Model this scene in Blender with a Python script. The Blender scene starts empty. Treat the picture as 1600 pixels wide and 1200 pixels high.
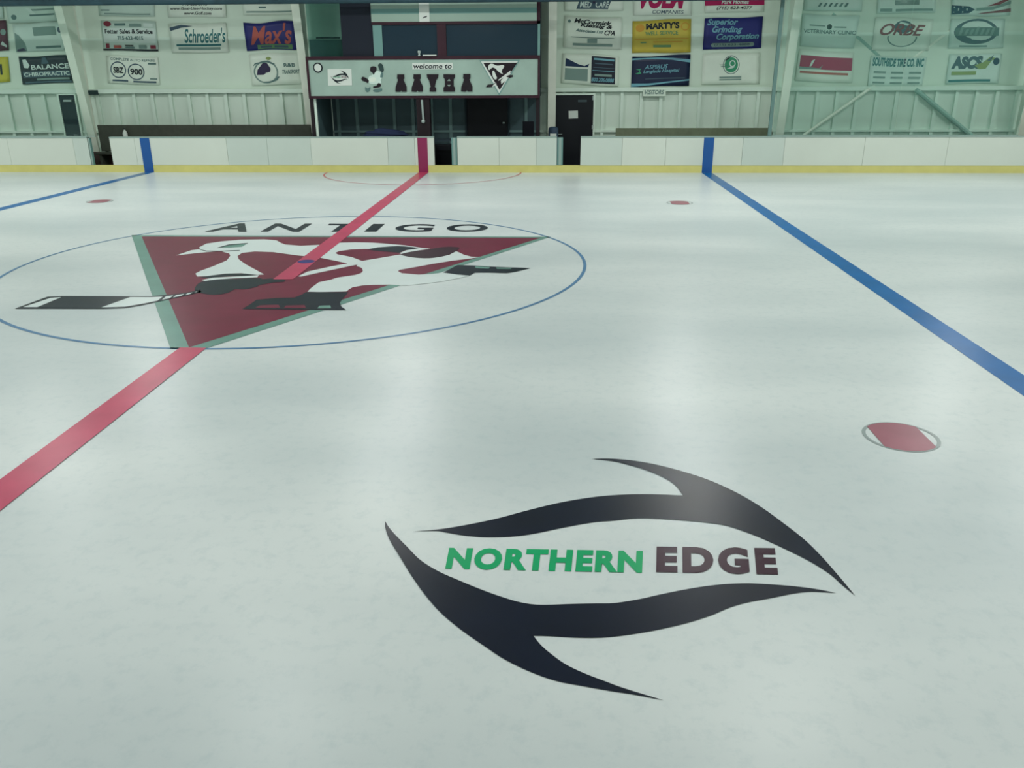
import bpy, bmesh, math, random
from mathutils import Vector, Matrix
from mathutils.geometry import tessellate_polygon
random.seed(7)
C = bpy.context.scene.collection
PI = math.pi

# ---------------------------------------------------------------- materials
def lin(c):
    return tuple(((v / 255.0) / 12.92 if v <= 10 else (((v / 255.0) + .055) / 1.055) ** 2.4) for v in c)

MATS = {}
def mat(name, rgb, rough=.6, spec=.3, metal=0, coat=0, noise=0, nscale=3.0, bump=0, coat_rough=.2):
    if name in MATS: return MATS[name]
    m = bpy.data.materials.new(name); m.use_nodes = True
    nt = m.node_tree; b = nt.nodes['Principled BSDF']
    col = lin(rgb) + (1,)
    b.inputs['Base Color'].default_value = col
    b.inputs['Roughness'].default_value = rough
    b.inputs['Specular IOR Level'].default_value = spec
    b.inputs['Metallic'].default_value = metal
    b.inputs['Coat Weight'].default_value = coat
    b.inputs['Coat Roughness'].default_value = coat_rough
    if noise or bump:
        tc = nt.nodes.new('ShaderNodeTexCoord'); n = nt.nodes.new('ShaderNodeTexNoise')
        n.inputs['Scale'].default_value = nscale; n.inputs['Detail'].default_value = 4
        nt.links.new(tc.outputs['Object'], n.inputs['Vector'])
        if noise:
            r = nt.nodes.new('ShaderNodeValToRGB')
            r.color_ramp.elements[0].position = .3; r.color_ramp.elements[1].position = .7
            r.color_ramp.elements[0].color = tuple(v * (1 - noise) for v in col[:3]) + (1,)
            r.color_ramp.elements[1].color = tuple(min(1, v * (1 + noise * .6)) for v in col[:3]) + (1,)
            nt.links.new(n.outputs['Fac'], r.inputs['Fac']); nt.links.new(r.outputs['Color'], b.inputs['Base Color'])
        if bump:
            bp = nt.nodes.new('ShaderNodeBump'); bp.inputs['Strength'].default_value = bump
            bp.inputs['Distance'].default_value = .02
            nt.links.new(n.outputs['Fac'], bp.inputs['Height']); nt.links.new(bp.outputs['Normal'], b.inputs['Normal'])
    MATS[name] = m
    return m

ICE_ROUGH = .31
def ice_mat(name, rgb, rgb2, rgb3):
    """hard water ice: white paint below a glossy, slightly frosty surface"""
    m = bpy.data.materials.new(name); m.use_nodes = True
    nt = m.node_tree; N = nt.nodes; K = nt.links; b = N['Principled BSDF']
    tc = N.new('ShaderNodeTexCoord')
    mp = N.new('ShaderNodeMapping'); mp.inputs['Scale'].default_value = (.10, .28, 1)
    K.new(tc.outputs['Object'], mp.inputs['Vector'])
    n1 = N.new('ShaderNodeTexNoise'); n1.inputs['Scale'].default_value = 1.6; n1.inputs['Detail'].default_value = 5
    K.new(mp.outputs['Vector'], n1.inputs['Vector'])
    n2 = N.new('ShaderNodeTexNoise'); n2.inputs['Scale'].default_value = 9; n2.inputs['Detail'].default_value = 6; n2.inputs['Roughness'].default_value = .7
    K.new(tc.outputs['Object'], n2.inputs['Vector'])
    r1 = N.new('ShaderNodeValToRGB'); r1.color_ramp.elements[0].position = .36; r1.color_ramp.elements[1].position = .64
    r1.color_ramp.elements[0].color = lin(rgb) + (1,); r1.color_ramp.elements[1].color = lin(rgb2) + (1,)
    K.new(n1.outputs['Fac'], r1.inputs['Fac'])
    r2 = N.new('ShaderNodeValToRGB'); r2.color_ramp.elements[0].position = .5; r2.color_ramp.elements[1].position = .8
    r2.color_ramp.elements[0].color = (0, 0, 0, 1); r2.color_ramp.elements[1].color = (.35, .35, .35, 1)
    K.new(n2.outputs['Fac'], r2.inputs['Fac'])
    mx = N.new('ShaderNodeMix'); mx.data_type = 'RGBA'
    K.new(r2.outputs['Color'], mx.inputs['Factor']); K.new(r1.outputs['Color'], mx.inputs[6]); mx.inputs[7].default_value = lin(rgb3) + (1,)
    K.new(mx.outputs[2], b.inputs['Base Color'])
    b.inputs['IOR'].default_value = 1.31
    rr = N.new('ShaderNodeMapRange'); rr.inputs['To Min'].default_value = ICE_ROUGH - .02; rr.inputs['To Max'].default_value = ICE_ROUGH + .05
    K.new(n1.outputs['Fac'], rr.inputs['Value']); K.new(rr.outputs['Result'], b.inputs['Roughness'])
    return m

def paint(name, rgb, noise=.12):
    """paint sealed below the same ice surface"""
    m = mat(name, rgb, rough=ICE_ROUGH, spec=.5, noise=noise, nscale=2.2)
    m.node_tree.nodes['Principled BSDF'].inputs['IOR'].default_value = 1.31
    return m

def glass_mat(name, haze, tint=(.972, .998, .991, 1)):
    m = bpy.data.materials.new(name); m.use_nodes = True
    nt = m.node_tree; N = nt.nodes; K = nt.links; N.remove(N['Principled BSDF']); out = N['Material Output']
    t = N.new('ShaderNodeBsdfTransparent'); t.inputs['Color'].default_value = tint
    d = N.new('ShaderNodeBsdfDiffuse'); d.inputs['Color'].default_value = lin((130, 215, 200)) + (1,)
    g = N.new('ShaderNodeBsdfGlossy'); g.inputs['Roughness'].default_value = .03; g.inputs['Color'].default_value = (.8, 1, .95, 1)
    a = N.new('ShaderNodeMixShader'); a.inputs[0].default_value = haze
    K.new(t.outputs[0], a.inputs[1]); K.new(d.outputs[0], a.inputs[2])
    f = N.new('ShaderNodeFresnel'); f.inputs['IOR'].default_value = 1.35
    e = N.new('ShaderNodeMixShader'); K.new(f.outputs[0], e.inputs[0]); K.new(a.outputs[0], e.inputs[1]); K.new(g.outputs[0], e.inputs[2])
    K.new(e.outputs[0], out.inputs['Surface'])
    return m

# ---------------------------------------------------------------- mesh helpers
def obj(name, bm, m, parent=None, smooth=False, loc=None):
    bmesh.ops.recalc_face_normals(bm, faces=bm.faces)
    me = bpy.data.meshes.new(name); bm.to_mesh(me); bm.free()
    for x in (m if isinstance(m, (list, tuple)) else [m]): me.materials.append(x)
    if smooth:
        for p in me.polygons: p.use_smooth = True
    o = bpy.data.objects.new(name, me); C.objects.link(o)
    if parent is not None: o.parent = parent
    if loc: o.location = loc
    return o

def tag(o, label, cat, group=None):
    o['label'] = label; o['category'] = cat
    if group: o['group'] = group
    return o

def struct(o):
    o['kind'] = 'structure'; return o

def thing(name, label, cat, group=None):
    o = bpy.data.objects.new(name, None); C.objects.link(o); o.empty_display_size = .2
    return tag(o, label, cat, group)

def bx(bm, x0, x1, y0, y1, z0, z1, bevel=0):
    r = bmesh.ops.create_cube(bm, size=1)
    vs = r['verts']
    bmesh.ops.scale(bm, verts=vs, vec=(x1 - x0, y1 - y0, z1 - z0))
    bmesh.ops.translate(bm, verts=vs, vec=((x0 + x1) / 2, (y0 + y1) / 2, (z0 + z1) / 2))
    if bevel:
        es = list({e for v in vs for e in v.link_edges})
        bmesh.ops.bevel(bm, geom=es, offset=bevel, segments=2, affect='EDGES', profile=.5)
    return bm

def box(name, x0, x1, y0, y1, z0, z1, m, parent=None, bevel=0):
    return obj(name, bx(bmesh.new(), x0, x1, y0, y1, z0, z1, bevel), m, parent)

def tube(bm, pts, r, n=10):
    pts = [Vector(p) for p in pts]; rings = []
    for i, p in enumerate(pts):
        d = (pts[min(i + 1, len(pts) - 1)] - pts[max(i - 1, 0)]).normalized()
        a = d.cross(Vector((0, 0, 1)))
        if a.length < 1e-4: a = d.cross(Vector((0, 1, 0)))
        a.normalize(); b = d.cross(a)
        rings.append([bm.verts.new(p + r * (math.cos(2 * PI * k / n) * a + math.sin(2 * PI * k / n) * b)) for k in range(n)])
    for A, B in zip(rings, rings[1:]):
        for k in range(n): bm.faces.new((A[k], A[(k + 1) % n], B[(k + 1) % n], B[k]))
    bm.faces.new(rings[0]); bm.faces.new(rings[-1])
    return bm

def lathe(bm, prof, cx, cy, n=24):
    rings = [[bm.verts.new((cx + r * math.cos(2 * PI * k / n), cy + r * math.sin(2 * PI * k / n), z)) for k in range(n)] for r, z in prof]
    for A, B in zip(rings, rings[1:]):
        for k in range(n): bm.faces.new((A[k], A[(k + 1) % n], B[(k + 1) % n], B[k]))
    bm.faces.new(rings[0]); bm.faces.new(rings[-1])
    return bm

def prism(bm, pts, d0, d1):
    """outline pts in (x, z), pushed from y = d0 to y = d1"""
    A = [bm.verts.new((x, d0, z)) for x, z in pts]; B = [bm.verts.new((x, d1, z)) for x, z in pts]
    for t in tessellate_polygon([[Vector((x, z, 0)) for x, z in pts]]):
        bm.faces.new([A[i] for i in t]); bm.faces.new([B[i] for i in reversed(t)])
    n = len(pts)
    for i in range(n): bm.faces.new((A[i], A[(i + 1) % n], B[(i + 1) % n], B[i]))
    return bm

def smooth(*segs, n=6):
    """Catmull-Rom through every segment; segments meet at corners"""
    out = []
    for s in segs:
        s = [Vector(p) for p in s]
        if len(s) == 2: out.append(tuple(s[0])); continue
        for i in range(len(s) - 1):
            p0 = s[i - 1] if i else s[0] * 2 - s[1]; p1 = s[i]; p2 = s[i + 1]
            p3 = s[i + 2] if i + 2 < len(s) else s[-1] * 2 - s[-2]
            for k in range(n):
                t = k / n
                out.append(tuple(.5 * ((2 * p1) + (p2 - p0) * t + (2 * p0 - 5 * p1 + 4 * p2 - p3) * t * t + (3 * p1 - p0 - 3 * p2 + p3) * t ** 3)))
    return out

def loop(pts, n=4):
    """closed smooth outline"""
    s = [Vector(p) for p in pts]; N = len(s); out = []
    for i in range(N):
        p0, p1, p2, p3 = s[i - 1], s[i], s[(i + 1) % N], s[(i + 2) % N]
        for k in range(n):
            t = k / n
            out.append(tuple(.5 * ((2 * p1) + (p2 - p0) * t + (2 * p0 - 5 * p1 + 4 * p2 - p3) * t * t + (3 * p1 - p0 - 3 * p2 + p3) * t ** 3)))
    return out

def fill(bm, loops, f):
    """flat faces inside the loops (first outline, then holes), every (u, v) mapped to 3D by f"""
    vs = [bm.verts.new(f(u, v)) for l in loops for u, v in l]
    for t in tessellate_polygon([[Vector((u, v, 0)) for u, v in l] for l in loops]):
        try: bm.faces.new([vs[i] for i in t])
        except ValueError: pass
    return bm

def ring_loops(cx, cy, rx, ry, w, n=48):
    a = [(cx + rx * math.cos(2 * PI * k / n), cy + ry * math.sin(2 * PI * k / n)) for k in range(n)]
    b = [(cx + (rx - w) * math.cos(2 * PI * k / n), cy + (ry - w * ry / rx) * math.sin(2 * PI * k / n)) for k in range(n)]
    return a, b

def ring(bm, a, b, f):
    A = [bm.verts.new(f(*p)) for p in a]; B = [bm.verts.new(f(*p)) for p in b]; n = len(a)
    for k in range(n): bm.faces.new((A[k], A[(k + 1) % n], B[(k + 1) % n], B[k]))
    return bm

TEXT = {}
def text_tris(body, bold, shear, space):
    """outline-font lettering as triangles in a unit box"""
    key = (body, bold, shear, space)
    if key in TEXT: return TEXT[key]
    cu = bpy.data.curves.new('lettering_curve', 'FONT'); cu.body = body; cu.offset = bold; cu.shear = shear
    cu.space_character = space; cu.resolution_u = 4
    o = bpy.data.objects.new('lettering_curve', cu); C.objects.link(o)
    dg = bpy.context.evaluated_depsgraph_get(); dg.update()
    me = bpy.data.meshes.new_from_object(o.evaluated_get(dg))
    xs = [v.co.x for v in me.vertices]; ys = [v.co.y for v in me.vertices]
    x0, x1, y0, y1 = min(xs), max(xs), min(ys), max(ys)
    vs = [((v.co.x - x0) / (x1 - x0), (v.co.y - y0) / (y1 - y0)) for v in me.vertices]
    fs = [tuple(p.vertices) for p in me.polygons]
    bpy.data.objects.remove(o); bpy.data.curves.remove(cu); bpy.data.meshes.remove(me)
    TEXT[key] = (vs, fs)
    return TEXT[key]

def text(bm, body, f, bold=.0, shear=0, space=1.0):
    vs, fs = text_tris(body, bold, shear, space)
    V = [bm.verts.new(f(u, v)) for u, v in vs]
    for t in fs:
        try: bm.faces.new([V[i] for i in t])
        except ValueError: pass
    return bm

def quad(p00, p10, p11, p01):
    def f(u, v):
        return tuple((1 - u) * (1 - v) * a + u * (1 - v) * b + u * v * c + (1 - u) * v * d for a, b, c, d in zip(p00, p10, p11, p01))
    return f

# ---------------------------------------------------------------- colours
M_ice = ice_mat('rink_ice', (194, 204, 206), (215, 222, 222), (158, 180, 186))
M_red = paint('red_line_paint', (190, 66, 100))
M_blue = paint('blue_line_paint', (8, 100, 168))
M_circ = paint('circle_blue_paint', (84, 128, 168))
M_black = paint('black_logo_paint', (7, 17, 38), .25)
M_maroon = paint('maroon_logo_paint', (112, 22, 56), .15)
M_grey = paint('grey_green_logo_paint', (106, 148, 138))
M_white = paint('white_logo_paint', (214, 225, 225), .03)
M_green = paint('green_logo_paint', (20, 166, 106), .06)
M_plum = paint('plum_logo_paint', (54, 20, 40), .15)
M_dot = paint('faceoff_red_paint', (158, 98, 112))
M_dotring = paint('faceoff_ring_paint', (150, 162, 162))
M_cblue = paint('center_dot_paint', (52, 46, 120))

M_wall = mat('white_wall_liner', (214, 230, 216), .7, .2, noise=.06, nscale=.5)
M_panel = mat('lower_wall_panel', (216, 232, 220), .6, .3, noise=.05, nscale=.7)
M_rib = mat('painted_wall_rib', (218, 236, 224), .55, .3)
M_column = mat('pale_painted_steel', (238, 244, 230), .5, .35, noise=.04)
M_ceil = mat('ceiling_liner', (196, 204, 198), .8, .1)
M_concrete = mat('bench_rubber_floor', (52, 58, 62), .8, .2, noise=.15)
M_board = mat('white_rink_board', (214, 222, 212), .32, .45, noise=.03, nscale=.8)
M_board2 = mat('grey_white_rink_board', (202, 214, 206), .32, .45, noise=.03, nscale=.8)
M_yellow = mat('yellow_kick_plate', (212, 206, 128), .4, .4, noise=.06)
M_bblue = mat('blue_board_stripe', (30, 88, 158), .35, .45)
M_bred = mat('red_board_stripe', (140, 40, 86), .35, .45)
M_cap = mat('board_cap_rail', (150, 172, 166), .4, .4)
M_dark = mat('dark_void', (20, 24, 34), .6, .2)
M_door = mat('black_door_paint', (17, 21, 30), .5, .3)
M_door2 = mat('navy_door_paint', (20, 32, 46), .5, .3)
M_mar = mat('maroon_wood_trim', (52, 22, 36), .5, .3, noise=.15)
M_marb = mat('maroon_black_wood_post', (26, 14, 22), .5, .3, noise=.15)
M_sign = mat('pale_sign_board', (158, 182, 172), .5, .3, noise=.12, nscale=1.3)
M_header = mat('pale_header_panel', (152, 176, 164), .5, .3)
M_teal = mat('teal_stripe', (104, 146, 142), .5, .3)
M_winglass = mat('dark_booth_glass', (34, 52, 66), .12, .5)
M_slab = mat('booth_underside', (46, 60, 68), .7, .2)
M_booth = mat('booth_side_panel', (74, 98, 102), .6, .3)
M_bench = mat('brown_bench_wood', (72, 76, 68), .6, .3, noise=.12, nscale=6)
M_bench2 = mat('olive_bench_wood', (112, 122, 100), .6, .3, noise=.12, nscale=6)
M_post = mat('teal_gate_post', (112, 152, 148), .5, .3)
M_metal = mat('brushed_steel', (176, 190, 188), .35, .5, metal=.6)
M_beam = mat('dark_teal_beam', (48, 76, 86), .6, .3, noise=.2)
M_letter = mat('black_maroon_wood_letter', (28, 18, 28), .5, .3)
M_glass = glass_mat('hazy_tinted_rink_glass', .05); M_glass2 = glass_mat('clear_tinted_rink_glass', .012)
M_bin = mat('blue_grey_plastic', (58, 76, 98), .5, .3)
M_coat = mat('navy_cloth', (46, 56, 84), .9, .1)
M_plastic = mat('white_plastic', (214, 222, 216), .4, .4)
def ink(n, c): return mat('ink_' + n, c, .55, .25)
def vin(n, c): return mat('vinyl_' + n, c, .42, .35, noise=.05, nscale=2)
V_white = vin('white', (222, 234, 222)); V_pale = vin('pale', (206, 226, 218)); V_grey = vin('grey', (192, 214, 204))
V_navy = vin('navy', (20, 34, 66)); V_dk = vin('dark_navy', (20, 28, 46)); V_royal = vin('royal', (34, 40, 112)); V_yel = vin('yellow', (196, 178, 72))
V_yel2 = vin('lime_yellow', (196, 190, 60)); V_mar = vin('maroon', (88, 30, 58))
K_blk = ink('black', (28, 38, 44)); K_teal = ink('teal', (54, 116, 120)); K_green = ink('green', (62, 150, 112)); K_wht = ink('white', (206, 222, 216))
K_mag = ink('crimson', (166, 22, 84)); K_grey = ink('grey', (124, 150, 144)); K_mid = ink('mid_grey', (92, 122, 120)); K_or = ink('orange', (176, 92, 84)); K_pur = ink('purple', (54, 48, 78))
K_lb = ink('light_blue', (112, 168, 184)); K_ol = ink('olive', (96, 140, 96)); K_tan = ink('tan', (196, 148, 60)); K_navy = ink('navy', (32, 52, 84)); K_dsl = ink('slate', (70, 92, 106)); K_yg = ink('yellow_green', (140, 160, 96)); K_red = ink('red', (128, 52, 66))

# ---------------------------------------------------------------- the room
B = 12.938905359497504          # face of the far boards
ZB = 1.058829121125848        # top of the boards
LB = 8.709096132306371         # blue lines from the centre line
DX, DY = 7.026820616906446, 6.700606306620553
YW = 15.2                 # far wall
XL, XR, YF, ZC = -34.0, 38.0, -19.0, 7.4
bm = bmesh.new()
bmesh.ops.create_grid(bm, x_segments=2, y_segments=2, size=.5)
bmesh.ops.scale(bm, verts=bm.verts, vec=(62, 2 * B, 1))
struct(obj('floor', bm, M_ice))
struct(box('floor_bench_side', XL, XR, B, YW + .3, -.2, -.002, M_concrete))
struct(box('floor_stand_side', XL, XR, YF, -B, -.2, -.002, M_concrete))
struct(box('wall_back', XL, XR, YW, YW + .25, -.2, ZC, M_wall))
struct(box('wall_front', XL, XR, YF - .25, YF, -.2, ZC, M_wall))
struct(box('wall_left', XL - .25, XL, YF, YW, -.2, ZC, M_wall))
struct(box('wall_right', XR, XR + .25, YF, YW, -.2, ZC, M_wall))
struct(box('ceiling', XL, XR, YF, YW, ZC, ZC + .25, M_ceil))
BX0, BX1 = -3.45 + .02, 3.588 - .05
# lower wall: panels, ribs, ledge, bottom rail, girt
ZLED = 2.305
ZRAIL = 1.056
ZGIRT = 3.965
struct(box('wall_back_lower_panel', XL, XR, 15.13, YW, 0, ZLED, M_panel))
bm = bmesh.new()
rx0 = 5.588; rdx = (10.538 - rx0) / 8
k = -48
while rx0 + k * rdx < XR:
    x = rx0 + k * rdx
    if x > XL and not (BX0 < x < BX1): bx(bm, x - .05, x + .05, 15.04, 15.13, 0, ZLED)
    k += 1
struct(obj('trim_1', bm, M_rib))
struct(box('trim_2', XL, BX0, 14.95, YW, ZLED, ZLED + .13, M_rib, bevel=.01))
struct(box('trim_6', BX1, XR, 14.95, YW, ZLED, ZLED + .13, M_rib, bevel=.01))
struct(box('trim_5', BX1, XR, 15.02, 15.13, ZRAIL, ZRAIL + .07, M_rib))
struct(box('trim_3', XL, BX0, 15.02, 15.13, ZRAIL, ZRAIL + .07, M_rib))
struct(box('trim_4', XL, XR, 15.18, YW, ZGIRT - .05, ZGIRT + .05, M_rib))

# tapered frame columns of the building
def column(x, label, y0=14.82):
    t = thing('steel_column', label, 'column', 'tapered columns along the far wall')
    k = .165; zt = 6.9
    bm = bmesh.new()          # inner flange leans in towards the rink
    vs = []
    for dx in (-.125, .125):
        for (z, o) in ((0, 0), (0, .03), (zt, .03), (zt, 0)):
            vs.append(bm.verts.new((x + dx, y0 - k * z + o, z)))
    a, b = vs[:4], vs[4:]
    bm.faces.new(a); bm.faces.new(b[::-1])
    for i in range(4): bm.faces.new((a[i], a[(i + 1) % 4], b[(i + 1) % 4], b[i]))
    obj('flange', bm, M_column, t)
    bm = bmesh.new()          # web, back to the wall
    vs = [[bm.verts.new((x + dx, y, z)) for (y, z) in ((y0 + .03, 0), (15.0, 0), (15.0, zt), (y0 - k * zt + .03, zt))] for dx in (-.012, .012)]
    bm.faces.new(vs[0]); bm.faces.new(vs[1][::-1])
    for i in range(4): bm.faces.new((vs[0][i], vs[0][(i + 1) % 4], vs[1][(i + 1) % 4], vs[1][i]))
    obj('web', bm, M_column, t)
    box('base_plate', x - .16, x + .16, y0 - .06, 15.02, 0, .02, M_column, t)
column(-11.33, 'pale tapered steel column leaning past the left gate and brown bench')
column(-3.9, 'pale tapered steel column at left end of the welcome booth')
column(3.95, 'pale steel column between the welcome booth and the black door')
column(11.23, 'pale tapered steel column at left edge of the right glass panels')
column(18.7, 'pale steel column at far right edge behind the tinted glass')

# cross braces in the right bay
def brace(name, pts, label, w, m):
    bm = bmesh.new(); tube(bm, pts, w, 8)
    tag(obj(name, bm, m), label, 'brace')
p = [(12.043,14.9,0.949),(13.903,14.9,2.34),(14.222,15.23,2.448),(16.513,15.23,4.262)]
brace('brace_rod', p, 'bright diagonal brace rod rising from lower left to upper right in right bay', .05, M_column)
p = [(17.362,14.97,0.938),(15.391,14.97,2.333),(15.349,15.25,2.424),(12.595,15.25,4.545)]
brace('brace_bar', p, 'wide shaded diagonal brace falling from upper left to lower right in right bay', .07, mat('shaded_brace_paint', (150, 182, 172), .6, .2))  # shadow on this brace is put into its darker colour

# ---------------------------------------------------------------- doors in the far wall
def door(name, pts, m, yf=15.0, grow=.06, fm=None):
    xs = [p[0] for p in pts]; x0, x1 = min(xs), max(xs); zt = pts[0][1]
    d = struct(box(name, x0, x1, yf, 15.12, .0, zt, m, bevel=.008))
    f = bmesh.new()
    bx(f, x0 - grow, x0 - .005, yf - .03, 15.12, 0, zt + grow); bx(f, x1 + .005, x1 + grow, yf - .03, 15.12, 0, zt + grow); bx(f, x0 - .005, x1 + .005, yf - .03, 15.12, zt + .005, zt + grow)
    obj('door_frame', f, fm or M_rib, d)
    return d, x0, x1, zt
d, a, b, zt = door('door_1', [(-12.386,2.253),(-11.863,2.251)], M_door2)
h = bmesh.new(); tube(h, [(b - .1, 14.99, 1.0), (b - .1, 14.93, 1.0), (b - .22, 14.93, 1.0)], .014); obj('door_handle', h, M_metal, d)
box('closer', a + .15, b - .1, 14.93, 15.0, zt - .2, zt - .14, M_metal, d)
d, a, b, zt = door('door_2', [(4.074,2.199),(5.286,2.195)], M_door)
h = bmesh.new(); tube(h, [(a + .1, 14.99, 1.0), (a + .1, 14.93, 1.0), (a + .22, 14.93, 1.0)], .014); obj('door_handle', h, M_metal, d)
for zz in (.3, 1.15, 2.05): box('hinge', b - .03, b + .015, 14.965, 15.0, zz, zz + .13, M_metal, d)
p = [(4.494,1.728),(4.794,1.727),(4.8,1.49),(4.499,1.491)]
bm = bmesh.new(); bx(bm, p[0][0], p[1][0], 14.99, 14.999, p[2][1], p[0][1]); bmesh.ops.rotate(bm, verts=bm.verts, cent=((p[0][0] + p[1][0]) / 2, 15, p[0][1]), matrix=Matrix.Rotation(math.radians(-2), 3, 'Y'))
tag(obj('paper_notice', bm, M_plastic), 'small white paper notice taped on the black door', 'paper')
bm = bmesh.new(); q4 = [(4.788,1.992),(5.075,2.011),(5.074,2.06),(4.787,2.041)]
box('door_plate', q4[0][0], q4[1][0], 14.99, 15.0, q4[0][1], q4[2][1], ink('dim_grey', (70, 84, 90)), d); bm.free()
d, a, b, zt = door('door_3', [(1.184,2.189),(2.514,2.184)], M_door, fm=M_slab)
bm = bmesh.new(); bmesh.ops.create_uvsphere(bm, u_segments=14, v_segments=8, radius=.045); bmesh.ops.translate(bm, verts=bm.verts, vec=(b - .13, 14.95, 1.357))
obj('door_knob', bm, M_metal, d, smooth=True)

# ---------------------------------------------------------------- far boards
T = .12
runs = [
    (-31.0, -10.548, 'white rink boards left of the left gate'),
    (-9.837, 0.358, 'white rink boards between left gate and middle gate, with blue and red stripes'),
    (1.07, 4.124, 'short white rink boards between middle gate and black door gate'),
    (4.846, 31.0, 'long white rink boards right of the black door gate, with one blue stripe'),
]
seams = [-13.139,-11.023,-9.046,-6.128,-4.853,-3.483,-1.082,-0.247,2.361,3.499,6.109,7.424,9.728,10.968,13.335,15.775]
grey_from = [(-10.981,-10.548),(-6.128,-3.483),(-1.082,-0.207),(3.499,4.124),(4.846,6.109),(9.728,10.968)]
ZK = 0.217
for x0, x1, lab in runs:
    r = thing('dasher_boards', lab, 'boards', 'white boards around the far side')
    xs = [x0] + [s for s in seams if x0 + .1 < s < x1 - .1] + [x1]
    for a, b in zip(xs, xs[1:]):
        mid = (a + b) / 2
        g = any(u < mid < v for u, v in grey_from)
        box('panel', a + .003, b - .003, B, B + T, ZK, ZB - .02, M_board2 if g else M_board, r, bevel=.004)
    box('kick_plate', x0, x1, B - .006, B + T, 0, ZK - .002, M_yellow, r)
    box('cap_rail', x0, x1, B - .015, B + T + .03, ZB - .02, ZB + .012, M_cap, r, bevel=.006)
    for sx, m, nm in ((-LB, M_bblue, 'blue_stripe'), (0, M_bred, 'red_stripe'), (LB, M_bblue, 'blue_stripe')):
        if x0 < sx < x1: box(nm, sx - .1525, sx + .1525, B - .008, B - .0005, .004, ZB + .013, m, r)
for (a, b), lab in zip(((runs[0][1], runs[1][0]), (runs[1][1], runs[2][0]), (runs[2][1], runs[3][0])), ('left gate', 'middle gate below the booth', 'black door gate')):
    tag(box('gate_sill', a + .001, b - .001, B - .006, B + T, 0, ZK, M_yellow), 'yellow sill under the opening of the ' + lab, 'sill')
def gpost(a, b, label):
    t = tag(box('gate_post', a, b, B + .02, B + T, ZK, ZB - .02, M_post, bevel=.006), label, 'gate post')
    box('channel', a + .05, b - .05, B + .005, B + .02, ZK + .01, ZB - .03, M_cap, t)
gpost(0.892, 1.06, 'teal gate post at right side of the middle gate opening')
gpost(4.134, 4.31, 'teal gate post at left side of the black door gate opening')
gpost(-10.537, -10.476, 'thin dark teal gate post at left side of the left gate opening')

# tinted glass over the boards at both ends
def pane(x0, x1, label, m):
    t = thing('rink_glass', label, 'glass', 'tinted glass over the far boards')
    box('pane', x0 + .01, x1 - .01, B + .05, B + .062, ZB + .012, 5.6, m, t)
    box('base_channel', x0, x1, B + .03, B + .08, ZB + .012, ZB + .04, M_cap, t)
gl = 10.574; gr = -10.282
pane(gl, gl + 3.6, 'tinted glass pane right of the benches, nearest the bench end', M_glass)
pane(gl + 3.6, gl + 7.2, 'tinted glass pane at right edge of the view', M_glass)
pane(gr - 3.6, gr, 'tinted glass pane left of the left gate', M_glass2)
def gend(x, label):
    tag(box('glass_post', x - .05, x + .05, B + .02, B + .1, ZB + .012, 5.6, mat('grey_glass_post', (104, 136, 132), .5, .3), bevel=.006), label, 'post')
gend(10.499, 'grey upright post ending the right tinted glass beside the bench')

# ---------------------------------------------------------------- benches
def bench(x0, x1, yb, zt, m, label):
    t = thing('players_bench', label, 'bench')
    box('backrest', x0, x1, yb, yb + .05, .52, zt, m, t, bevel=.015)
    box('seat', x0, x1, yb - .42, yb, .45, .5, m, t, bevel=.012)
    n = 5
    for i in range(n):
        x = x0 + .15 + (x1 - x0 - .3) * i / (n - 1)
        box('leg', x - .04, x + .04, yb - .38, yb + .05, 0, .45, m, t)
        box('upright', x - .04, x + .04, yb + .05, yb + .1, 0, zt - .05, m, t)
bench(-10.89, -3.82, 14.3, 1.352, M_bench, 'long dark brown bench behind the boards left of the booth')
bench(5.988, 10.885, 14.3, 1.228, M_bench2, 'long olive bench behind the boards right of the black door')
box('front', -11.452, -10.467, 14.36, 14.4, 0, .5, mat('dark_brown_bench_front', (84, 66, 66), .7, .2), bpy.data.objects['players_bench'])

# white bottle on the left bench back, odds and ends
bm = bmesh.new(); xb, zb0 = -9.93, 1.352
lathe(bm, [(.06, .5), (.075, .52), (.075, zb0 - .26), (.055, zb0 - .2), (.03, zb0 - .17), (.03, zb0 - .14)], xb, 14.18)
o = tag(obj('water_jug', bm, M_plastic, smooth=True), 'white jug standing on the dark brown bench near the left blue stripe', 'jug')
bm = bmesh.new(); lathe(bm, [(.035, zb0 - .14), (.035, zb0 - .1)], xb, 14.18); obj('cap', bm, M_dark, o)
tag(box('wall_box', -11.331, -11.006, 14.9, 14.99, 2.27, 2.409, mat('dark_teal_box', (44, 64, 66), .6, .3), bevel=.01), 'small dark box on wall ledge right of the left column', 'box')
bm = bmesh.new(); cxb, zt = 4.007, 1.274
lathe(bm, [(.11, 0), (.14, .05), (.16, zt - .12), (.15, zt - .04), (.08, zt)], cxb, 14.3)
o = tag(obj('waste_bin', bm, M_bin, smooth=True), 'blue grey domed bin standing left of the black door', 'bin')
bm = bmesh.new(); bx(bm, cxb - .1, cxb + .1, 14.12, 14.16, zt - .3, zt - .2); obj('white_band', bm, M_plastic, o)
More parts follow.
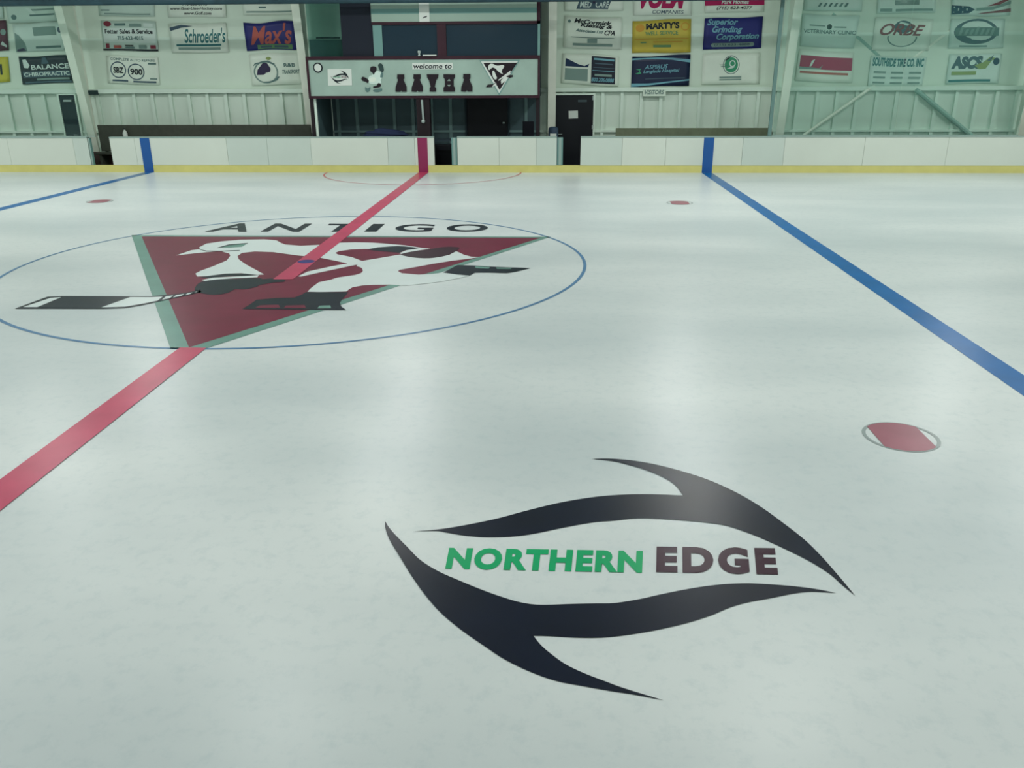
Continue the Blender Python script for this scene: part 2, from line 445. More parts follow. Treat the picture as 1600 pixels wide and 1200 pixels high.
# ---------------------------------------------------------------- welcome booth
YB = 13.1
bt = thing('timekeeper_booth', 'two storey timekeeper booth with maroon trim and dark windows at centre ice', 'booth')
zs = [2.177,2.251,3.271,3.368]   # fascia trim bottom, board bottom, board top, trim top
xa, xb_ = -3.45, 3.588
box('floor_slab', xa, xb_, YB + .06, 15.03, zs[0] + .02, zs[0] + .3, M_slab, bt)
for (a, b, nm) in ((xa, xa + .1, 'corner_post'), (xb_ - .11, xb_, 'corner_post')):
    box(nm, a, b, YB + .04, YB + .14, ZB * 0 + .0, zs[0] + .02, M_marb, bt)
box('center_post', -0.166, 0.237, B + T + .06, YB + .32, 0, zs[0] + .02, M_marb, bt)
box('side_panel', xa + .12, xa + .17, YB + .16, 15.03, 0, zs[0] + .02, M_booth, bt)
box('front_stud', xa + .11, xa + .18, YB + .08, YB + .16, 0, zs[0] + .02, M_rib, bt)
box('counter', xa + .2, xb_ - .12, YB + .34, YB + .75, .9, .95, M_slab, bt)
box('shade_panel', xa + .18, xb_ - .02, 15.08, 15.128, 0, zs[0] + .02, mat('shaded_booth_panel', (84, 108, 114), .6, .3), bt)  # added panel, its dark colour carries the shade inside the booth
M_shaded_rib = mat('shaded_booth_rib', (128, 160, 160), .55, .3)  # wall ribs under the booth, shade painted in as a darker tone
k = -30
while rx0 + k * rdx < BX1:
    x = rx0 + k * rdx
    if x > xa + .3: box('shaded_rib', x - .05, x + .05, 15.03, 15.08, 0, zs[0] + .02, M_shaded_rib, bt)
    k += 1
box('rail', xa + .18, xb_ - .02, 15.01, 15.03, ZRAIL, ZRAIL + .07, M_shaded_rib, bt)  # wall's bottom rail continued in the same shade-darkened colour
# upper cabin
zh = [4.23,4.308,4.795]
x_dark0, x_dark1, x_w0 = -2.333, -1.389, -1.1
xm0, xm1 = 0.542, 0.809
ZTOP = 6.6
box('cabin_dark_wall', x_dark0, x_dark1, YB + .1, YB + .2, zs[3], ZTOP, mat('charcoal_cabin_wall', (32, 38, 50), .6, .2), bt)
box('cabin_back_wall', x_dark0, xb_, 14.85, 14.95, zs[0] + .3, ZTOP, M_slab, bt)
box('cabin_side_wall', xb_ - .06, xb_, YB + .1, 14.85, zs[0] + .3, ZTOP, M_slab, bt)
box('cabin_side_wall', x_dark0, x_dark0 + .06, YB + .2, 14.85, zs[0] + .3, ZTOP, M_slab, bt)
h = box('header_panel', x_dark1, xb_ - .1, YB, YB + .08, zh[1], ZTOP, M_header, bt)
z1, z2 = 4.522, 4.659
box('teal_stripe', x_dark1, xb_ - .1, YB - .006, YB - .0005, z1, z2, M_teal, h)
s = [(0.038,4.305),(0.341,4.303),(0.362,4.834),(0.062,4.836)]
box('white_sheet', s[0][0], s[1][0], YB - .016, YB - .008, s[0][1], s[0][1] + 1.1, M_plastic, h)
bm = bmesh.new(); fill(bm, [[(0.13,4.39),(0.151,4.424),(0.266,4.466),(0.264,4.432)]], lambda u, v: (u, YB - .0175, v)); obj('mark', bm, K_blk, h)
box('window_head_rail', x_dark1, xb_, YB - .01, YB + .1, zh[0], zh[1], M_mar, bt)
box('right_post', xb_ - .09, xb_, YB - .01, YB + .1, zh[0], ZTOP, M_mar, bt)
box('mullion', xm0, xm1, YB, YB + .1, zs[3], zh[0], M_mar, bt)
box('window_jamb', x_dark1 + .02, x_w0, YB + .02, YB + .1, zs[3], zh[0], M_post, bt)
box('window_jamb', xb_ - .07, xb_, YB + .02, YB + .1, zs[3], zh[0], M_post, bt)
box('window_pane', x_w0, xm0, YB + .05, YB + .06, zs[3], zh[0], M_winglass, bt)
box('window_pane', xm1, xb_ - .07, YB + .05, YB + .06, zs[3], zh[0], M_winglass, bt)
# balcony end left of the cabin
box('balcony_panel', xa + .02, x_dark0, YB + .5, YB + .54, zs[3], 3.854, mat('slate_balcony_panel', (56, 80, 84), .6, .3), bt)
tag(box('shelf_plank', -3.188, -2.484, YB + .38, YB + .5, 3.876, 3.93, M_dark), 'small dark shelf on the open balcony left of the cabin', 'shelf')
box('side_window_pane', xa + .1, x_dark0, YB + .1, YB + .112, zs[3], ZTOP, glass_mat('smoky_booth_glass', .02, (.66, .80, .78, 1)), bt)
# fascia sign
sg = thing('welcome_sign', 'wide pale welcome sign with black block letters and maroon frame on the booth', 'sign')
box('board', xa + .06, xb_ - .05, YB, YB + .05, zs[1], zs[2], M_sign, sg)
fr = bmesh.new()
bx(fr, xa, xb_, YB - .025, YB + .05, zs[2], zs[3]); bx(fr, xa, xb_, YB - .025, YB + .05, zs[0], zs[1])
bx(fr, xa, xa + .07, YB - .025, YB + .05, zs[1], zs[2]); bx(fr, xb_ - .06, xb_, YB - .025, YB + .05, zs[1], zs[2])
obj('frame', fr, M_mar, sg)
A0 = [(-0.71,2.858),(-0.502,2.858),(-0.501,2.74),(-0.533,2.714),(-0.444,2.502),(-0.451,2.368),(-0.586,2.362),(-0.613,2.412),(-0.646,2.362),(-0.794,2.369),(-0.78,2.493),(-0.69,2.715),(-0.723,2.741)]
Yl = [(0.195,2.857),(0.55,2.855),(0.528,2.754),(0.476,2.702),(0.422,2.5),(0.462,2.473),(0.458,2.366),(0.264,2.366),(0.268,2.474),(0.3,2.5),(0.252,2.703),(0.208,2.755)]
Hl = [(0.702,2.855),(1.044,2.853),(1.041,2.766),(1.002,2.718),(0.996,2.514),(1.033,2.481),(1.029,2.364),(0.685,2.365),(0.689,2.482),(0.729,2.515),(0.735,2.72),(0.699,2.767)]
ax = (min(p[0] for p in A0) + max(p[0] for p in A0)) / 2
for cx_ in [-0.605,-0.111,1.389]:
    obj('letter', prism(bmesh.new(), [(x - ax + cx_, z) for x, z in A0], YB - .03, YB), M_letter, sg)
obj('letter', prism(bmesh.new(), Yl, YB - .03, YB), M_letter, sg)
hl = obj('letter', prism(bmesh.new(), Hl, YB - .03, YB), M_letter, sg)
for dd in ([(0.81,2.672),(0.867,2.724),(0.911,2.671)], [(0.806,2.553),(0.908,2.553),(0.861,2.505)]):
    bm = bmesh.new(); prism(bm, dd, YB - .034, YB - .03); obj('counter_mark', bm, M_sign, hl)
w = [(-0.231,2.993),(0.984,2.987),(0.99,3.175),(-0.222,3.181)]
wb = box('welcome_strip', w[0][0], w[1][0], YB - .012, YB, w[0][1], w[2][1], M_plastic, sg)
bm = bmesh.new(); text(bm, 'welcome to', lambda u, v: (w[0][0] + .03 + u * (w[1][0] - w[0][0] - .06), YB - .0135, w[0][1] + .02 + v * (w[2][1] - w[0][1] - .04)), .02, .15)
obj('lettering', bm, K_blk, wb)
# round badge
c0 = [(-3.097,3.058),(-2.954,3.057),(-3.11,2.912)]
bm = bmesh.new(); n = 28; r_ = c0[1][0] - c0[0][0]
prism(bm, [(c0[0][0] + r_ * math.cos(2 * PI * k / n), c0[0][1] + r_ * math.sin(2 * PI * k / n)) for k in range(n)], YB - .02, YB); bd = obj('round_badge', bm, K_blk, sg)
bm = bmesh.new(); r2 = r_ * .74
prism(bm, [(c0[0][0] + r2 * math.cos(2 * PI * k / n), c0[0][1] + r2 * math.sin(2 * PI * k / n)) for k in range(n)], YB - .024, YB - .02); obj('badge_face', bm, M_plastic, bd)
# triangular emblem
tr = [(1.788,3.236),(2.99,3.244),(2.365,2.252)]
em = obj('triangle_emblem', prism(bmesh.new(), tr, YB - .012, YB), M_post, sg)
def emb(name, pts, m, k):
    bm = bmesh.new(); fill(bm, [pts], lambda u, v: (u, YB - .012 - .0015 * k, v)); obj(name, bm, m, em)
emb('white_border', [(1.828,3.208),(2.935,3.212),(2.366,2.314)], M_plastic, 1)
emb('dark_field', [(1.903,3.166),(2.915,3.168),(2.382,2.404)], M_letter, 2)
emb('bird', loop([(2.047,3.06),(2.095,3.13),(2.183,3.141),(2.271,3.098),(2.358,3.089),(2.489,3.107),(2.524,3.058),(2.445,2.941),(2.487,2.847),(2.357,2.918),(2.257,3.012),(2.169,3.036),(2.068,2.966)], 3), M_plastic, 3)
emb('bird_chest', loop([(2.168,2.919),(2.214,2.949),(2.275,2.824),(2.304,2.737),(2.248,2.704),(2.184,2.777)], 3), M_plastic, 3)
emb('bird_leg', [(2.719,2.956),(2.608,2.877),(2.329,2.682),(2.359,2.67),(2.506,2.759),(2.42,2.665),(2.434,2.571),(2.586,2.681),(2.652,2.745),(2.582,2.787),(2.698,2.839)], M_plastic, 3)
emb('stick', [(1.967,2.482),(2.024,2.558),(2.163,2.572),(2.267,2.611),(2.287,2.588),(2.175,2.493)], M_letter, 3)
emb('stick_tape', [(2.15,2.496),(2.201,2.562),(2.277,2.604),(2.287,2.585),(2.2,2.505)], M_plastic, 4)
emb('skate', [(2.582,2.792),(2.683,2.825),(2.778,2.824),(2.788,2.777),(2.682,2.744)], M_letter, 4)
# goalie cut-out: helmet, raised blocker, body, glove, pads
gt = obj('goalie_cutout', prism(bmesh.new(), loop([(-1.596,2.712),(-1.544,2.809),(-1.448,2.851),(-1.351,2.936),(-1.269,2.953),(-1.18,2.893),(-1.152,2.785),(-1.215,2.7),(-1.197,2.613),(-1.338,2.592),(-1.5,2.593),(-1.567,2.626)], 3), YB - .012, YB), V_pale, sg)
def cut(name, pts, m, k=1):
    bm = bmesh.new(); fill(bm, [pts], lambda u, v: (u, YB - .012 - .0015 * k, v)); obj(name, bm, m, gt)
cut('helmet', loop([(-1.514,3.012),(-1.48,3.076),(-1.398,3.09),(-1.326,3.064),(-1.317,2.99),(-1.376,2.904),(-1.414,2.847),(-1.445,2.905),(-1.5,2.941)], 3), M_letter)
cut('blocker', loop([(-1.263,3.117),(-1.209,3.17),(-1.142,3.149),(-1.098,3.031),(-1.108,2.946),(-1.16,2.925),(-1.231,3.0)], 3), mat('dark_green_grey', (44, 66, 66)))
cut('sleeve', loop([(-1.179,2.914),(-1.123,2.892),(-1.153,2.775),(-1.221,2.786)], 3), K_mid)
cut('glove', loop([(-1.797,2.734),(-1.765,2.792),(-1.685,2.777),(-1.585,2.712),(-1.577,2.658),(-1.614,2.615),(-1.681,2.658),(-1.761,2.68)], 3), M_letter)
cut('jersey_mark', loop([(-1.562,2.712),(-1.488,2.776),(-1.384,2.776),(-1.353,2.711),(-1.427,2.647),(-1.53,2.658)], 3), V_white)
cut('pad', loop([(-1.691,2.507),(-1.625,2.464),(-1.54,2.507),(-1.553,2.42),(-1.632,2.355),(-1.694,2.399)], 3), K_mid)
cut('skate', loop([(-1.447,2.517),(-1.34,2.549),(-1.29,2.614),(-1.222,2.592),(-1.226,2.516),(-1.344,2.484),(-1.438,2.48)], 3), M_letter)
cut('pad', loop([(-1.453,2.419),(-1.346,2.452),(-1.188,2.462),(-1.197,2.393),(-1.329,2.354),(-1.444,2.376)], 3), K_mid)
# small white logo panel
lp = [(-2.825,2.544),(-2.095,2.552),(-2.079,3.021),(-2.809,3.016)]
LPF = quad(*lp)
bm = bmesh.new(); prism(bm, lp, YB - .01, YB); lpo = obj('logo_panel', bm, M_plastic, sg)

# hook on the centre post, things on the booth counter
hk = thing('steel_hook', 'thin steel rod with a round end hanging on the dark centre post', 'hook')
xh = [0.018,0.042]; zhk = [2.133,1.541]
bm = bmesh.new(); tube(bm, [(xh[0], 13.07, zhk[0]), (xh[1], 13.07, zhk[1])], .035); obj('rod', bm, M_metal, hk)
bm = bmesh.new(); bmesh.ops.create_uvsphere(bm, u_segments=16, v_segments=10, radius=.065); bmesh.ops.translate(bm, verts=bm.verts, vec=(xh[1] - .01, 13.07, zhk[1] - .03)); obj('round_end', bm, M_metal, hk, smooth=True)
bm = bmesh.new(); bmesh.ops.create_icosphere(bm, subdivisions=4, radius=1)
for v in bm.verts:
    v.co *= 1 + .16 * math.sin(5 * v.co.x + 2) * math.cos(4 * v.co.y) + .08 * math.sin(9 * v.co.z + 3 * v.co.x)
x0, x1 = -1.976, -0.616
bmesh.ops.scale(bm, verts=bm.verts, vec=((x1 - x0) / 2, .17, .15)); bmesh.ops.translate(bm, verts=bm.verts, vec=((x0 + x1) / 2, 13.64, 1.10))
tag(obj('folded_coat', bm, M_coat, smooth=True), 'crumpled navy cloth lying on the booth counter', 'cloth')
st = thing('office_chair', 'dark chair behind the counter at right end of the booth', 'chair')
cx_ = 3.224
box('backrest', cx_ - .2, cx_ + .16, 14.36, 14.42, .75, 1.431, M_dark, st, bevel=.02)
box('seat', cx_ - .22, cx_ + .22, 13.95, 14.38, .6, .67, M_dark, st, bevel=.02)
for sx in (-.18, .18):
    for sy in (13.99, 14.34):
        bm = bmesh.new(); tube(bm, [(cx_ + sx, sy, 0), (cx_ + sx * .9, sy, .6)], .018); obj('leg', bm, M_metal, st)
    bm = bmesh.new(); tube(bm, [(cx_ + sx * .7, 14.38, .62), (cx_ + sx * .7, 14.4, .85)], .015); obj('back_support', bm, M_metal, st)
tag(box('low_cabinet', 0.011, 1.057, 14.2, 14.7, 0, 0.724, M_door, bevel=.01), 'low black cabinet seen through the middle gate opening', 'cabinet')
tag(box('paper_sheet', 0.112, 0.514, 13.0, 13.08, zs[3] + .001, zs[3] + .03, M_plastic), 'thin stack of white paper on the cabin window ledge', 'paper')
bm = bmesh.new(); xq = 0.001
lathe(bm, [(.04, zs[3] + .001), (.045, zs[3] + .02), (.02, zs[3] + .05), (.05, zs[3] + .09), (.055, zs[3] + .13), (.02, zs[3] + .16)], xq, 13.04, 16)
tag(obj('desk_bell', bm, M_metal, smooth=True), 'small silver object on the cabin window ledge left of the paper', 'ornament')

# beam along the top of the view
bmt = thing('netting_beam', 'dark teal beam running across the very top of the view', 'beam')
bm = bmesh.new()
zb1 = [4.746,4.798,4.598]
tube(bm, [(-31, 12.6, zb1[1] + .09), (31, 12.6, zb1[1] + .09 - .05)], .09, 12); obj('pipe', bm, M_beam, bmt)
for x in (-22.5, -15, -7.5, 0, 7.5, 15, 22.5):
    bm = bmesh.new(); tube(bm, [(x, 12.6, zb1[1] + .1), (x, 12.6, ZC - .02)], .012, 6); obj('hanger', bm, M_beam, bmt)

# ---------------------------------------------------------------- banners on the far wall
YN = 15.17
def banner(px, base, label, items, grp, wav=.012):
    """px: corners bottom-left, bottom-right, top-right, top-left on the wall"""
    q = quad(*px); ph = random.uniform(0, 6)
    def P(u, v, off=0.0):
        x, z = q(u, v)
        z += wav * math.sin(ph + 7 * u) * (v ** 2) + wav * .6 * math.sin(ph * 2 + 6 * u) * (1 - v) ** 2
        return (x, YN - .006 - .010 * math.sin(ph + 5 * u + 2 * v) - off, z)
    bm = bmesh.new(); nu, nv = 12, 6
    F = [[bm.verts.new(P(i / nu, j / nv, .006)) for i in range(nu + 1)] for j in range(nv + 1)]
    R = [[bm.verts.new(P(i / nu, j / nv, .0)) for i in range(nu + 1)] for j in range(nv + 1)]
    for j in range(nv):
        for i in range(nu):
            bm.faces.new((F[j][i], F[j][i + 1], F[j + 1][i + 1], F[j + 1][i])); bm.faces.new((R[j][i], R[j + 1][i], R[j + 1][i + 1], R[j][i + 1]))
    for i in range(nu):
        bm.faces.new((F[0][i], R[0][i], R[0][i + 1], F[0][i + 1])); bm.faces.new((F[nv][i], F[nv][i + 1], R[nv][i + 1], R[nv][i]))
    for j in range(nv):
        bm.faces.new((F[j][0], F[j + 1][0], R[j + 1][0], R[j][0])); bm.faces.new((F[j][nu], R[j][nu], R[j + 1][nu], F[j + 1][nu]))
    o = tag(obj('banner', bm, base, smooth=True), label, 'banner', grp)
    groups = {}
    for k, it in enumerate(items):
        kind, m = it[0], it[1]; off = .010 + .0022 * k
        nm = {'t': 'lettering', 'r': 'color_band', 'p': 'emblem', 'c': 'emblem', 'o': 'emblem', 's': 'fine_print'}[kind]
        g = groups.setdefault((nm, m.name, k), (nm, m, bmesh.new())); b_ = g[2]
        if kind == 't':
            _, _, body, u0, v0, u1, v1 = it[:7]; ex = it[7] if len(it) > 7 else {}
            rot = ex.get('rise', 0)
            text(b_, body, lambda u, v: P(u0 + u * (u1 - u0), v0 + v * (v1 - v0) + rot * u, off), ex.get('bold', .02), ex.get('shear', 0), ex.get('space', 1.0))
        elif kind in 'rs':
            _, _, u0, v0, u1, v1 = it[:6]
            n = 8
            lo = [(u0 + (u1 - u0) * i / n, v0) for i in range(n + 1)]; hi = [(u, v1) for u, _ in reversed(lo)]
            A = [b_.verts.new(P(u, v, off)) for u, v in lo]; B_ = [b_.verts.new(P(u, v1, off)) for u, v in lo]
            for i in range(n): b_.faces.new((A[i], A[i + 1], B_[i + 1], B_[i]))
        elif kind == 'p': fill(b_, [it[2]], lambda u, v: P(u, v, off))
        elif kind == 'c':
            _, _, cu, cv, ru, rv = it[:6]
            fill(b_, [[(cu + ru * math.cos(2 * PI * t / 28), cv + rv * math.sin(2 * PI * t / 28)) for t in range(28)]], lambda u, v: P(u, v, off))
        elif kind == 'o':
            _, _, cu, cv, ru, rv, w_ = it[:7]
            ring(b_, *ring_loops(cu, cv, ru, rv, w_, 32), lambda u, v: P(u, v, off))
    for nm, m, b_ in groups.values(): obj(nm, b_, m, o)
    return o
bold = {'bold': .03}; ital = {'bold': .02, 'shear': .3}
G1, G2, G3, G4 = 'banners left of the left column', 'banners left of the booth', 'banners right of the booth', 'banners behind the right glass'
# far left bay
banner([(-15.7,4.563),(-13.841,4.606),(-13.75,5.377),(-15.589,5.337)], V_pale, 'pale banner cut by the left edge, topmost of the three there', [], G1)
banner([(-15.79,3.517),(-13.887,3.644),(-13.768,4.549),(-15.681,4.467)], V_mar, 'maroon banner cut by the left edge of the view', [('c', K_grey, .93, .62, .05, .1), ('p', K_wht, [(.86, .22), (.97, .1), (.98, .16), (.9, .32)])], G1)
banner([(-15.896,2.564),(-14.062,2.677),(-13.97,3.468),(-15.824,3.38)], V_yel2, 'lime yellow banner cut by the left edge of the view', [('r', K_blk, .84, .3, .88, .72)], G1)
banner([(-13.704,4.453),(-12.045,4.517),(-12.02,5.362),(-13.678,5.321)], V_grey, 'grey white banner with a dark dot, top of first column beside left column', [('c', K_mid, .13, .2, .055, .09), ('s', K_mid, .45, .22, .95, .28), ('s', K_grey, .5, .4, .95, .46), ('p', K_wht, [(.38, .5), (.46, .5), (.58, .28), (.5, .28)])], G1)
banner([(-13.64,3.584),(-11.919,3.652),(-11.921,4.497),(-13.602,4.433)], V_pale, 'pale blue grey banner with faded picture directly above the dark navy banner', [('p', K_grey, [(.0, .02), (.22, .02), (.2, .3), (.1, .6), (.02, .7)]), ('p', K_pur, [(.02, .02), (.2, .02), (.16, .14), (.03, .1)]), ('c', K_dsl, .92, .72, .04, .1), ('s', K_mid, .4, .1, .9, .18), ('s', K_grey, .4, .55, .85, .85)], G1)
banner([(-13.641,2.595),(-11.902,2.648),(-11.929,3.496),(-13.606,3.447)], V_dk, 'dark navy banner with white capital letters above the left navy door', [('t', K_wht, 'BALANCE', .22, .52, .98, .70), ('r', K_dsl, .04, .24, .98, .46), ('t', K_wht, 'CHIROPRACTIC', .06, .28, .97, .43), ('r', K_dsl, .06, .03, .98, .09), ('s', K_grey, .3, .13, .95, .2), ('p', K_wht, [(.08, .6), (.16, .58), (.2, .68), (.14, .9), (.07, .88)]), ('p', K_dsl, [(.48, .95), (.55, .95), (.6, .72), (.44, .72)])], G1)
# bay left of the booth
banner([(-10.658,4.659),(-8.829,4.626),(-8.754,5.482),(-10.587,5.498)], V_grey, 'grey white banner with a maroon sweep across its top left', [('p', K_red, [(.02, .42), (.3, .44), (.5, .5), (.5, .62), (.02, .6)]), ('s', K_mid, .04, .18, .2, .22), ('s', K_grey, .1, .06, .92, .1)], G2)
banner([(-10.7,3.626),(-8.866,3.596),(-8.829,4.494),(-10.641,4.526)], V_grey, 'banner with a white middle and small coloured marks above and below black lettering', [('r', K_wht, .03, .28, .97, .76), ('r', K_blk, .0, .0, 1, .06), ('t', K_blk, 'Fetter Sales & Service', .06, .57, .93, .73, bold), ('t', K_mid, '715-623-4015', .28, .36, .75, .5, bold), ('c', K_red, .12, .9, .07, .09), ('s', K_mid, .25, .84, .45, .92), ('s', K_grey, .52, .8, .74, .9), ('s', K_wht, .78, .8, .95, .92), ('r', K_red, .06, .08, .12, .24), ('s', K_or, .2, .08, .34, .18), ('s', K_blk, .41, .15, .56, .19), ('s', K_mid, .41, .08, .58, .13), ('s', K_grey, .66, .08, .8, .2), ('r', K_red, .87, .08, .97, .2)], G2)
banner([(-10.731,2.624),(-8.988,2.557),(-8.919,3.402),(-10.642,3.47)], V_white, 'white banner with two round ring emblems and large numbers inside', [('t', K_mid, 'COMPLETE AUTO REPAIRS', .08, .84, .94, .93), ('o', K_dsl, .22, .5, .15, .3, .02), ('o', K_dsl, .56, .46, .16, .3, .02), ('t', K_blk, 'SBZ', .13, .38, .32, .6, bold), ('t', K_blk, '900', .45, .35, .68, .57, bold), ('s', K_mid, .8, .74, .96, .8), ('s', K_mid, .82, .2, .96, .24), ('s', K_dsl, .1, .08, .4, .14), ('s', K_dsl, .5, .07, .94, .13)], G2)
banner([(-8.391,4.604),(-6.488,4.59),(-6.454,5.498),(-8.354,5.515)], V_white, 'white banner with three lines of black text at the top of the second column', [('t', K_blk, '715-200-5795', .26, .37, .69, .46, bold), ('t', K_blk, 'www.Goal-Line-Hockey.com', .05, .21, .94, .33, {'bold': .015, 'shear': .2}), ('t', K_blk, 'www.Golf.com', .28, .08, .75, .18, {'bold': .015, 'shear': .2})], G2)
banner([(-8.428,3.535),(-6.538,3.544),(-6.531,4.421),(-8.423,4.397)], V_white, 'white banner with teal script lettering over a teal underline', [('t', K_teal, "Schroeder's", .25, .34, .97, .84, {'bold': .02, 'shear': .3}), ('r', K_teal, .1, .23, .88, .3), ('s', K_grey, .13, .1, .86, .19), ('p', K_dsl, [(.03, .76), (.22, .86), (.42, .92), (.22, .96), (.02, .88)])], G2)
banner([(-5.92,4.642),(-4.196,4.667),(-4.239,5.478),(-5.94,5.494)], V_white, 'white banner with faint small script left of the booth column, top of third column', [('s', K_mid, .3, .23, .44, .29), ('s', K_mid, .68, .37, .84, .44), ('s', K_grey, .06, .08, .92, .13)], G2)
banner([(-5.94,3.599),(-4.255,3.628),(-4.299,4.462),(-5.968,4.417)], V_royal, 'royal blue banner with large rust script and a green strip', [('t', K_or, "Max's", .1, .2, .92, .92, {'bold': .02, 'shear': .35}), ('r', K_ol, .22, .03, .9, .19), ('s', K_dsl, .28, .07, .5, .15), ('s', K_dsl, .55, .07, .82, .15)], G2, .03)
banner([(-5.898,2.525),(-4.166,2.578),(-4.223,3.531),(-5.891,3.483)], V_white, 'white banner with a dark purple truck emblem inside a broken ring', [('o', K_grey, .3, .42, .24, .36, .03), ('p', K_pur, [(.12, .34), (.14, .5), (.26, .72), (.34, .7), (.4, .52), (.38, .42), (.3, .4), (.26, .34)]), ('p', K_mid, [(.06, .62), (.1, .72), (.36, .78), (.5, .66), (.46, .64), (.34, .72), (.12, .68)]), ('t', K_mid, 'R&B', .66, .56, .88, .68, bold), ('t', K_mid, 'TRANSPORT', .62, .34, .96, .47, {'bold': .02, 'shear': .4}), ('p', K_mid, [(.2, .12), (.36, .07), (.5, .14), (.56, .26), (.52, .26), (.44, .16), (.34, .12)]), ('c', K_yg, .38, .84, .05, .05)], G2)
# bay right of the booth
banner([(4.309,4.695),(6.145,4.681),(6.111,5.494),(4.294,5.51)], V_white, 'white banner with a slanted blue grey block lettered in white', [('p', K_dsl, [(.2, .06), (.74, .06), (.8, .4), (.26, .4)]), ('t', K_wht, 'MED', .26, .12, .46, .34, {'bold': .03, 'shear': .2}), ('t', K_wht, 'CARE', .53, .12, .76, .34, {'bold': .03, 'shear': .2}), ('p', K_pur, [(.46, .4), (.5, .22), (.55, .4)])], G3)
banner([(4.287,3.635),(6.133,3.549),(6.115,4.461),(4.311,4.548)], V_white, 'white banner with three slanted lines of black script', [('t', K_blk, 'McCormick', .17, .8, .82, .95, {'bold': .04, 'shear': .3, 'rise': -.06}), ('t', K_blk, 'Klessig &', .28, .66, .84, .81, {'bold': .04, 'shear': .3, 'rise': -.05}), ('t', K_mid, 'Associates Ltd', .2, .53, .68, .63, {'bold': .03, 'shear': .3, 'rise': -.04}), ('t', K_blk, 'CPA', .7, .44, .88, .6, {'bold': .03, 'shear': .3}), ('c', K_mid, .09, .84, .025, .05), ('s', K_mid, .13, .34, .87, .36), ('r', K_grey, .41, .18, .58, .32), ('s', K_grey, .16, .08, .84, .16)], G3)
banner([(4.233,2.564),(6.077,2.451),(6.06,3.361),(4.27,3.465)], V_white, 'white banner split between a dark picture and a navy panel above the black door', [('p', K_navy, [(.06, .58), (.46, .58), (.48, .7), (.4, .62), (.3, .66), (.18, .76), (.06, .86)]), ('r', K_grey, .06, .12, .46, .52), ('r', V_dk, .52, .07, .94, .95), ('s', K_lb, .56, .83, .92, .89), ('s', K_dsl, .55, .58, .92, .6), ('s', K_dsl, .58, .7, .9, .74), ('s', K_lb, .54, .48, .92, .5), ('s', K_grey, .58, .31, .88, .38), ('t', K_lb, '800.206.0888', .53, .13, .92, .26, {'bold': .02, 'shear': .2})], G3)
banner([(6.47,4.55),(8.276,4.537),(8.206,5.51),(6.424,5.527)], V_white, 'white banner with big crimson letters over grey capitals', [('t', K_mag, 'VOLM', .1, .19, .9, .78, {'bold': .06, 'shear': .3}), ('t', K_dsl, 'COMPANIES', .32, .04, .86, .15, {'bold': .01, 'shear': .2})], G3)
banner([(6.471,3.453),(8.313,3.462),(8.263,4.445),(6.447,4.385)], V_yel, 'mustard yellow banner with dark block letters and two orange rounds', [('t', K_blk, "MARTY'S", .23, .72, .8, .92, {'bold': .05}), ('t', K_ol, 'WELL SERVICE', .22, .54, .78, .66, {'bold': .03}), ('c', K_tan, .13, .78, .075, .12), ('o', K_tan, .9, .78, .075, .12, .016), ('s', K_tan, .04, .42, .96, .44), ('s', K_ol, .14, .3, .24, .34), ('s', K_tan, .36, .32, .86, .35), ('s', K_ol, .36, .17, .66, .24)], G3)
banner([(6.487,2.439),(8.331,2.481),(8.317,3.405),(6.486,3.34)], V_navy, 'navy banner with light blue sweeps and a green leaf mark', [('p', K_lb, [(.0, .88), (.2, .91), (.45, .9), (.7, .84), (1, .74), (1, .84), (.7, .9), (.45, .955), (.2, .955), (0, .94)]), ('p', K_lb, [(0, .01), (.3, .03), (.6, .09), (1, .17), (1, .21), (.6, .14), (.3, .1), (0, .12)]), ('p', K_green, [(.06, .44), (.12, .48), (.2, .72), (.16, .6), (.07, .58), (.13, .55), (.17, .44), (.1, .42)]), ('t', K_lb, 'ASPIRUS', .22, .58, .62, .72, {'bold': .01, 'shear': .3}), ('t', K_lb, 'Langlade Hospital', .2, .42, .82, .56, {'shear': .3}), ('s', K_dsl, .24, .24, .92, .27)], G3)
banner([(8.666,4.607),(10.492,4.629),(10.424,5.49),(8.616,5.506)], V_white, 'banner with a crimson band above a phone number at the top right of the bay', [('r', K_mag, .0, .22, 1, .46), ('r', K_tan, 0, .46, 1, .56), ('t', K_wht, 'Park Homes', .28, .26, .74, .4, {'shear': .2, 'bold': .02}), ('t', K_blk, '(715) 623-4077', .2, .06, .8, .19, {'shear': .2})], G3)
banner([(8.688,3.535),(10.499,3.58),(10.467,4.484),(8.678,4.442)], V_royal, 'royal blue banner with three stepped lines of pale script', [('t', K_lb, 'Superior', .05, .72, .58, .97, {'bold': .03, 'shear': .25}), ('t', K_lb, 'Grinding', .14, .48, .66, .73, {'bold': .03, 'shear': .25}), ('t', K_lb, 'Corporation', .22, .25, .95, .5, {'bold': .03, 'shear': .25}), ('r', K_grey, .17, .07, .84, .2), ('c', K_grey, .17, .135, .035, .065), ('c', K_grey, .84, .135, .035, .065), ('t', K_dsl, '(715) 623-4888', .19, .09, .8, .18)], G3)
banner([(8.726,2.508),(10.555,2.52),(10.492,3.45),(8.707,3.422)], V_white, 'white banner with one round green emblem in its middle', [('o', K_mid, .5, .62, .145, .3, .012), ('c', K_green, .5, .62, .115, .24), ('o', K_wht, .52, .66, .055, .11, .018), ('p', K_wht, [(.42, .5), (.5, .56), (.56, .54), (.5, .5)]), ('s', K_mid, .3, .62, .44, .635), ('s', K_mid, .32, .57, .44, .585), ('s', K_grey, .3, .2, .68, .25), ('s', K_grey, .3, .13, .68, .17), ('p', K_blk, [(.38, .72), (.42, .83), (.5, .9), (.44, .8)])], G3)
